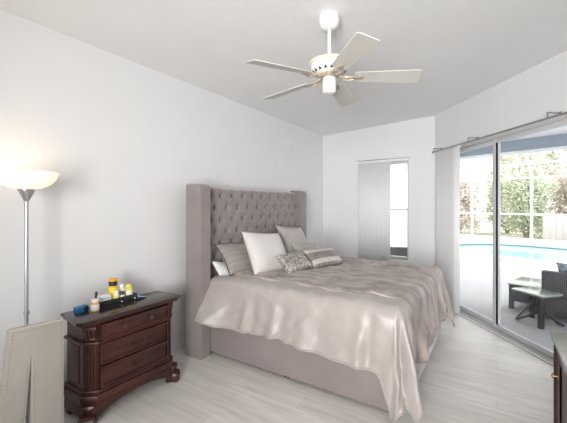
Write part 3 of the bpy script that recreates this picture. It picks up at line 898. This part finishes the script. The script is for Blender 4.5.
# things on the chest
TOPZ = .704
def box_item(name, label, cat, loc, dims, rz, m, band=None, tilt=0):
    b = MB(); b.box((-dims[0]/2, -dims[1]/2, 0), (dims[0]/2, dims[1]/2, dims[2]), .002)
    o = b.build(name, m); o.location = loc; o.rotation_euler = (tilt, 0, rz); tag(o, label, cat); return o
def cmat(n, c, r=.4): return mat(n, c, r, noise_a=.02)
c_white = cmat('label_white', (.82, .80, .80)); c_yellow = cmat('bottle_yellow', (.85, .62, .03)); c_blue = cmat('box_blue', (.015, .15, .34))
c_orange = cmat('pill_amber', (.80, .42, .10), .25); c_lime = cmat('bottle_lime', (.72, .70, .16)); c_cream = cmat('bottle_cream', (.78, .72, .58))
c_pale = cmat('bottle_pale', (.80, .84, .72)); c_pblue = cmat('pale_blue', (.32, .50, .72)); c_violet = cmat('violet_print', (.36, .30, .52)); c_red = cmat('red_print', (.70, .20, .10))
c_orange2 = cmat('orange_lid', (.85, .45, .05))

bx = box_item('small_box', 'small blue box with black end near the left end of the chest', 'box', (-2.49, 1.175, TOPZ), (.050, .080, .040), R(12), c_blue)
b = MB(); b.box((-.014, .0385, .006), (.018, .0408, .034), .0008); b.box((.0235, .004, .007), (.0262, .034, .033), .001); b.build('black_end', M['black'], bx)
def bottle(name, label, loc, r, h, mb, mc, ml=None, cap_h=.022, cap_r=.8, neck=True):
    th = thing(name, label, 'bottle', loc)
    b = MB(); b.lathe([(0, 0), (r*.96, 0), (r, .004), (r, h*.80), (r*.9, h*.9), (r*.62, h*.96), (r*.62, h)], n=24); b.build('body', mb, th)
    b = MB(); b.lathe([(0, h-.003), (r*cap_r, h-.003), (r*cap_r, h+cap_h-.003), (r*cap_r*.9, h+cap_h), (0, h+cap_h)], n=24); b.build('cap', mc, th)
    if ml:
        b = MB(); b.lathe([(r+.0006, h*.14), (r+.0012, h*.16), (r+.0012, h*.70), (r+.0006, h*.72)], n=24, cap=False); b.build('paper_label', ml, th)
    return tag(th, group='bottles on the bedside chest')
bottle('pill_bottle', 'amber pill bottle with white label standing in front of the black tray', (-2.425, 1.238, TOPZ), .027, .068, c_orange, c_white, c_white, .018, .95)
TX, TY = -2.49, 1.425
tray = thing('desk_tray', 'long black tray holding bottles on the mahogany chest', 'tray', (TX, TY, TOPZ), R(0))
b = MB(); hx, hy = .055, .150
b.box((-hx, -hy, 0), (hx, hy, .006)); b.build('tray_base', M['black'], tray)
for nm, a_, c_ in (('tray_side', (-hx, -hy, .006), (-hx+.006, hy, .06)), ('tray_side', (hx-.006, -hy, .006), (hx, hy, .050)),
                ('tray_end', (-hx+.006, -hy, .006), (hx-.006, -hy+.006, .05)), ('tray_end', (-hx+.006, hy-.006, .006), (hx-.006, hy, .05))):
    b = MB(); b.box(a_, c_, .0015); b.build(nm, M['black'], tray)
for yy in (.02, .13):
    b = MB(); b.lathe([(0, 0), (.006, 0), (.005, .004), (0, .005)], n=12, M=Matrix.Translation((hx, yy, .016)) @ Matrix.Rotation(pi/2, 4, 'Y')); b.build('tray_stud', c_white, tray)
ZT_ = TOPZ+.0062
cb = box_item('medicine_carton', 'white carton with violet printing at the left end of the black tray', 'box', (TX+.018, TY-.095, ZT_), (.035, .088, .082), 0, c_white)
b = MB()
for k in range(6): b.box((.0172, -.034+k*.0115, .026), (.0182, -.027+k*.0115, .040 + .006*(k % 2)))
b.build('printed_text', c_violet, cb)
b = MB(); b.box((.0172, -.034, .055), (.0182, .034, .062)); b.build('printed_stripe', c_pblue, cb)
bottle('supplement_jar', 'large yellow jar with black lid rising highest from the tray', (TX-.0085-.006, TY-.010, ZT_), .034, .135, c_yellow, M['black'], c_yellow, .028, .92)
b = MB(); b.box((-.026, -.026, 0), (.026, .026, .022), .004)
o = b.build('small_packet', c_orange2); o.location = (TX-.0145, TY-.010, ZT_+.135+.0282); tag(o, 'small orange packet lying on top of the yellow jar', 'packet')
bottle('vitamin_bottle', 'short cream vitamin bottle in front of the yellow jar', (TX+.0255, TY-.006, ZT_+.0004), .0215, .078, c_cream, c_pale, c_lime, .018)
bottle('vitamin_bottle', 'small pale bottle with black cap in the middle of the tray front', (TX+.027, TY+.040, ZT_), .0205, .058, c_cream, M['black'], c_white, .02)
bottle('vitamin_bottle', 'white bottle with violet label behind the small black capped bottle', (TX-.018, TY+.062, ZT_), .026, .105, c_white, c_white, c_violet if False else c_white, .02)
bottle('vitamin_bottle', 'yellow green bottle at the right end of the tray', (TX+.012, TY+.105, ZT_), .030, .098, c_lime, c_lime, c_pale, .022)
bottle('dropper_bottle', 'slim black bottle standing behind the left end of the tray', (TX-.030, TY-.128, ZT_), .011, .085, M['black'], M['black'], None, .02)
# pale blue card leaning on the right end of the tray
b = MB(); b.box((-.042, -.001, 0), (.042, .003, .073), .001)
cdv = b.build('blue_card', c_pblue); tag(cdv, 'pale blue card lying beside the right end of the black tray', 'card')
cdv.location = (TX+.02, TY+.150+.076, TOPZ+.0015); cdv.rotation_euler = (R(76), 0, R(8))
b = MB(); b.box((-.028, .0028, .05), (.028, .0038, .058)); b.build('printed_stripe', c_white, cdv)

# ------------------------------------------------------------------ torchiere floor lamp
LX, LY = -2.475, .845
lamp = thing('floor_lamp', 'lit brushed steel torchiere floor lamp in the left corner', 'lamp', (LX, LY, 0))
b = MB(); b.lathe([(0, 0), (.125, 0), (.13, .008), (.12, .022), (.03, .032), (.014, .05), (.0, .052)], n=40); b.build('base', M['steel'], lamp)
b = MB(); b.tube([(0, 0, .045), (0, 0, 1.50)], .0105, 14)
b.lathe([(.0125, .78), (.0155, .782), (.0155, .80), (.0125, .802)], n=16, cap=False); b.build('pole', M['steel'], lamp)
b = MB(); b.lathe([(.013, 1.49), (.020, 1.505), (.035, 1.535), (.046, 1.560), (.046, 1.566), (0, 1.566)], n=32); b.build('cup', M['steel'], lamp)
b = MB()
op = [(.045, 1.566), (.085, 1.574), (.125, 1.595), (.155, 1.628), (.172, 1.672)]
b.lathe(op + [(r-.005, z+.002) for r, z in reversed(op)], n=48, cap=False); b.build('lamp_shade', M['shade'], lamp)
b = MB(); b.ball((0, 0, 1.615), .03, (1, 1, 1.2)); b.build('bulb', mat('bulb_glow', (1, .9, .75), .5, emit=(1, .78, .5), es=2), lamp)
ld = bpy.data.lights.new('lamp_light', 'POINT'); ld.energy = .35; ld.color = (1, .70, .42); ld.shadow_soft_size = .05
lo = bpy.data.objects.new('lamp_light', ld); COL.objects.link(lo); lo.parent = lamp; lo.location = (0, 0, 1.70)

# ------------------------------------------------------------------ linen panel with nailheads
PX = -2.11
pn = thing('linen_panel', 'upright cream linen panel with nailhead trim and narrow slit, left of the chest', 'panel', (PX, .75, 0))
# outline in (y, z)
def yz(y, z): return (y-.75, z)
ol = [(.902, .80), (.902, .0), (.745, .0), (.745, .30), (.743, .629), (.714, .29), (.69, .0), (.42, .0), (.42, .50), (.617, .50), (.649, .812)]
ol = [yz(*p) for p in ol]
Mp = Matrix(((0, 0, 1, 0), (1, 0, 0, 0), (0, 1, 0, 0), (0, 0, 0, 1)))
b = MB(); b.prism(ol, -.045, 0, .004, 2, M=Mp); b.build('panel_body', M['linen'], pn)
def nails(p, q, step=.017):
    b = MB()
    p = Vector((p[0], p[1])); q = Vector((q[0], q[1])); L = (q-p).length; n = int(L/step)
    for k in range(n+1):
        c = p + (q-p)*(k/max(1, n)); b.ball((.0015, c.x, c.y), .0032, (.55, 1, 1), 8)
    b.build('nailhead_trim', M['nail'], pn)
nails(yz(.889, .785), yz(.889, .02)); nails(yz(.664, .796), yz(.885, .786)); nails(yz(.757, .60), yz(.757, .02))
nails(yz(.634, .52), yz(.661, .785)); nails(yz(.728, .60), yz(.682, .06)); nails(yz(.44, .487), yz(.622, .487))
b = MB(); b.prism([yz(.651, .809), yz(.900, .797), yz(.900, .804), yz(.651, .816)], -.043, -.002, .002, 1, M=Mp); b.build('top_strip', M['linen_edge'], pn)  # paler linen strip that gives the panel's top face its lighter tone


# ------------------------------------------------------------------ sideboard at the right edge
SX0, SX1, SY0, SY1 = .268, .80, .95, 2.56
sb = thing('sideboard', 'dark mahogany sideboard with copper knobs at the right edge of the room', 'sideboard', (.54, 1.75, 0))
MS = Matrix.Translation((-.54, -1.75, 0))
b = MB(); b.box((SX0, SY0, .682), (SX1, SY1, .706), .006, M=MS); b.build('top', M['wood_top'], sb)
b = MB(); b.box((SX0+.012, SY0+.012, .655), (SX1, SY1-.012, .683), .008, 3, M=MS); b.build('top_moulding', M['wood'], sb)
b = MB(); b.box((SX0+.045, SY0+.03, .12), (SX1-.01, SY1-.03, .655), M=MS); b.build('body', M['wood'], sb, smooth=False)
b = MB(); b.box((SX0+.012, SY0+.005, .0), (SX1-.01, SY1-.005, .14), .01, 3, M=MS); b.build('plinth', M['wood'], sb)
for y0 in (SY1-.125, SY0+.035):
    b = MB(); b.box((SX0+.02, y0, .14), (SX0+.05, y0+.09, .655), .004, M=MS)
    for k in range(2): b.tube([(SX0+.02, y0+.03+k*.03, .16), (SX0+.02, y0+.03+k*.03, .64)], .008, 8, M=MS)
    b.build('pilaster', M['wood'], sb)
yy = SY1-.135; nd = 3; wdr = (SY1-SY0-.27)/nd
for k in range(nd):
    y1 = yy-k*wdr-.006; y0 = y1-wdr+.012
    b = MB(); b.box((SX0+.030, y0, .155), (SX0+.046, y1, .64), .003, M=MS)
    s = .055
    for (ya, yb, za, zb) in ((y0, y0+s, .155, .64), (y1-s, y1, .155, .64), (y0+s, y1-s, .155, .155+s), (y0+s, y1-s, .64-s, .64)):
        b.box((SX0+.022, ya, za), (SX0+.034, yb, zb), .004, M=MS)
    d_ = b.build('door', M['wood'], sb)
    b = MB(); yk = y1-.028 if k != 1 else y0+.028
    b.lathe([(0, 0), (.012, 0), (.006, .004), (.006, .014), (.014, .02), (.014, .026), (.006, .032), (0, .033)], n=16, M=MS @ Matrix.Translation((SX0+.022, yk, .50)) @ Matrix.Rotation(-pi/2, 4, 'Y'))
    b.build('knob', M['copper'], d_)

# ------------------------------------------------------------------ ceiling fan
FX, FY = -1.007, 2.15
FZ = HL + (HR-HL)*(FX-XL)/(XC-.25-XL) - .006
FZ = min(FZ, HR-.008)
fan = thing('ceiling_fan', 'white five blade ceiling fan hanging from the ceiling over the room', 'ceiling fan', (FX, FY, FZ))
dz = -FZ
def fl(prof): return [(r, z+dz) for r, z in prof]
b = MB(); b.lathe(fl([(0, FZ+.01), (.066, FZ+.01), (.073, FZ-.015), (.073, FZ-.045), (.064, FZ-.075), (.040, FZ-.092), (.018, FZ-.097), (0, FZ-.097)]), n=40); b.build('canopy', M['fan_white'], fan)
b = MB(); b.tube([(0, 0, FZ-.09+dz), (0, 0, 2.505+dz)], .0125, 16); b.build('downrod', M['fan_white'], fan)
b = MB(); b.lathe(fl([(0, 2.516), (.030, 2.514), (.06, 2.506), (.128, 2.494), (.143, 2.486), (.146, 2.476), (.138, 2.468), (0, 2.468)]), n=48); b.build('motor_cap', M['fan_cream'], fan)
b = MB(); b.lathe(fl([(0, 2.468), (.130, 2.468), (.132, 2.45), (.118, 2.427), (.095, 2.408), (.075, 2.40), (0, 2.40)]), n=48); b.build('motor_housing', M['fan_white'], fan)
for k in range(16):
    a = 2*pi*(k+.5)/16
    b = MB(); b.prism([(-.012, -.011), (.012, -.011), (0, .013)], -.002, .003)
    o = b.build('vent', M['dark_vent'], fan, smooth=False)
    o.location = (.1115*cos(a), .1115*sin(a), 2.4205+dz)
    nrm = Vector((cos(a)*.63, sin(a)*.63, -.77)).normalized()
    tx = Vector((-sin(a), cos(a), 0)); ty = nrm.cross(tx)
    o.rotation_euler = Matrix((tx, ty, nrm)).transposed().to_euler()
b = MB(); b.lathe(fl([(0, 2.408), (.072, 2.408), (.075, 2.395), (.060, 2.380), (.050, 2.374), (0, 2.374)]), n=40); b.build('flywheel', M['fan_gold'], fan)
b = MB(); b.lathe(fl([(0, 2.376), (.047, 2.376), (.048, 2.36), (.048, 2.285), (.042, 2.268), (.020, 2.262), (0, 2.262)]), n=40); b.build('switch_housing', M['fan_white'], fan)
base = 353.9 + 33.06
def fan_arm(a):
    arm = MB()
    Ma = Matrix.Rotation(a, 4, 'Z')
    for s in (-1, 1):
        arm.tube([(.062, s*.012, 2.388+dz), (.10, s*.022, 2.372+dz), (.145, s*.030, 2.366+dz), (.185, s*.022, 2.372+dz), (.215, s*.010, 2.374+dz)], [.008, .009, .008, .008, .007], 8, M=Ma)
    arm.ball((.205, 0, 2.370+dz), .03, (1.35, .85, .30), 16, M=Ma)
    arm.ball((.085, 0, 2.378+dz), .018, (1.2, 1, .6), 12, M=Ma)
    return arm.build('blade_iron', M['fan_gold'], fan)
for k in range(5):
    a = R(base - 72*k)
    ir = fan_arm(a)
    bl = MB(); pr = []
    r0, r1 = .175, .625
    w0, w1 = .056, .075
    pr = [(r0, -w0*.8), (r0+.02, -w0), (r1-.02, -w1), (r1-.004, -w1*.9), (r1, -w1*.75), (r1, w1*.75), (r1-.004, w1*.9), (r1-.02, w1), (r0+.02, w0), (r0, w0*.8)]
    bl.prism(pr, -.003, .003, .0015, 1)
    o = bl.build('blade', M['fan_blade'], fan)
    o.matrix_local = Matrix.Translation((0, 0, 2.384+dz)) @ Matrix.Rotation(a, 4, 'Z') @ Matrix.Rotation(R(2.0), 4, 'Y') @ Matrix.Rotation(R(-14), 4, 'X')

# the printed cushion on the patio sofa
Mq = so.matrix_world
so_loc = O(-1.16, 5.37, -.03)
def OS(x, y, z): return TR(so_loc, RZO) @ Vector((x, y, z))
pillow('patio_cushion', 'blue and white patterned cushion on the patio sofa', 'cushion', OS(.12, .33, .45), OS(.12, .17, .74), OS(.50, .17, .74), .11, M['blue_floral'], n=20)
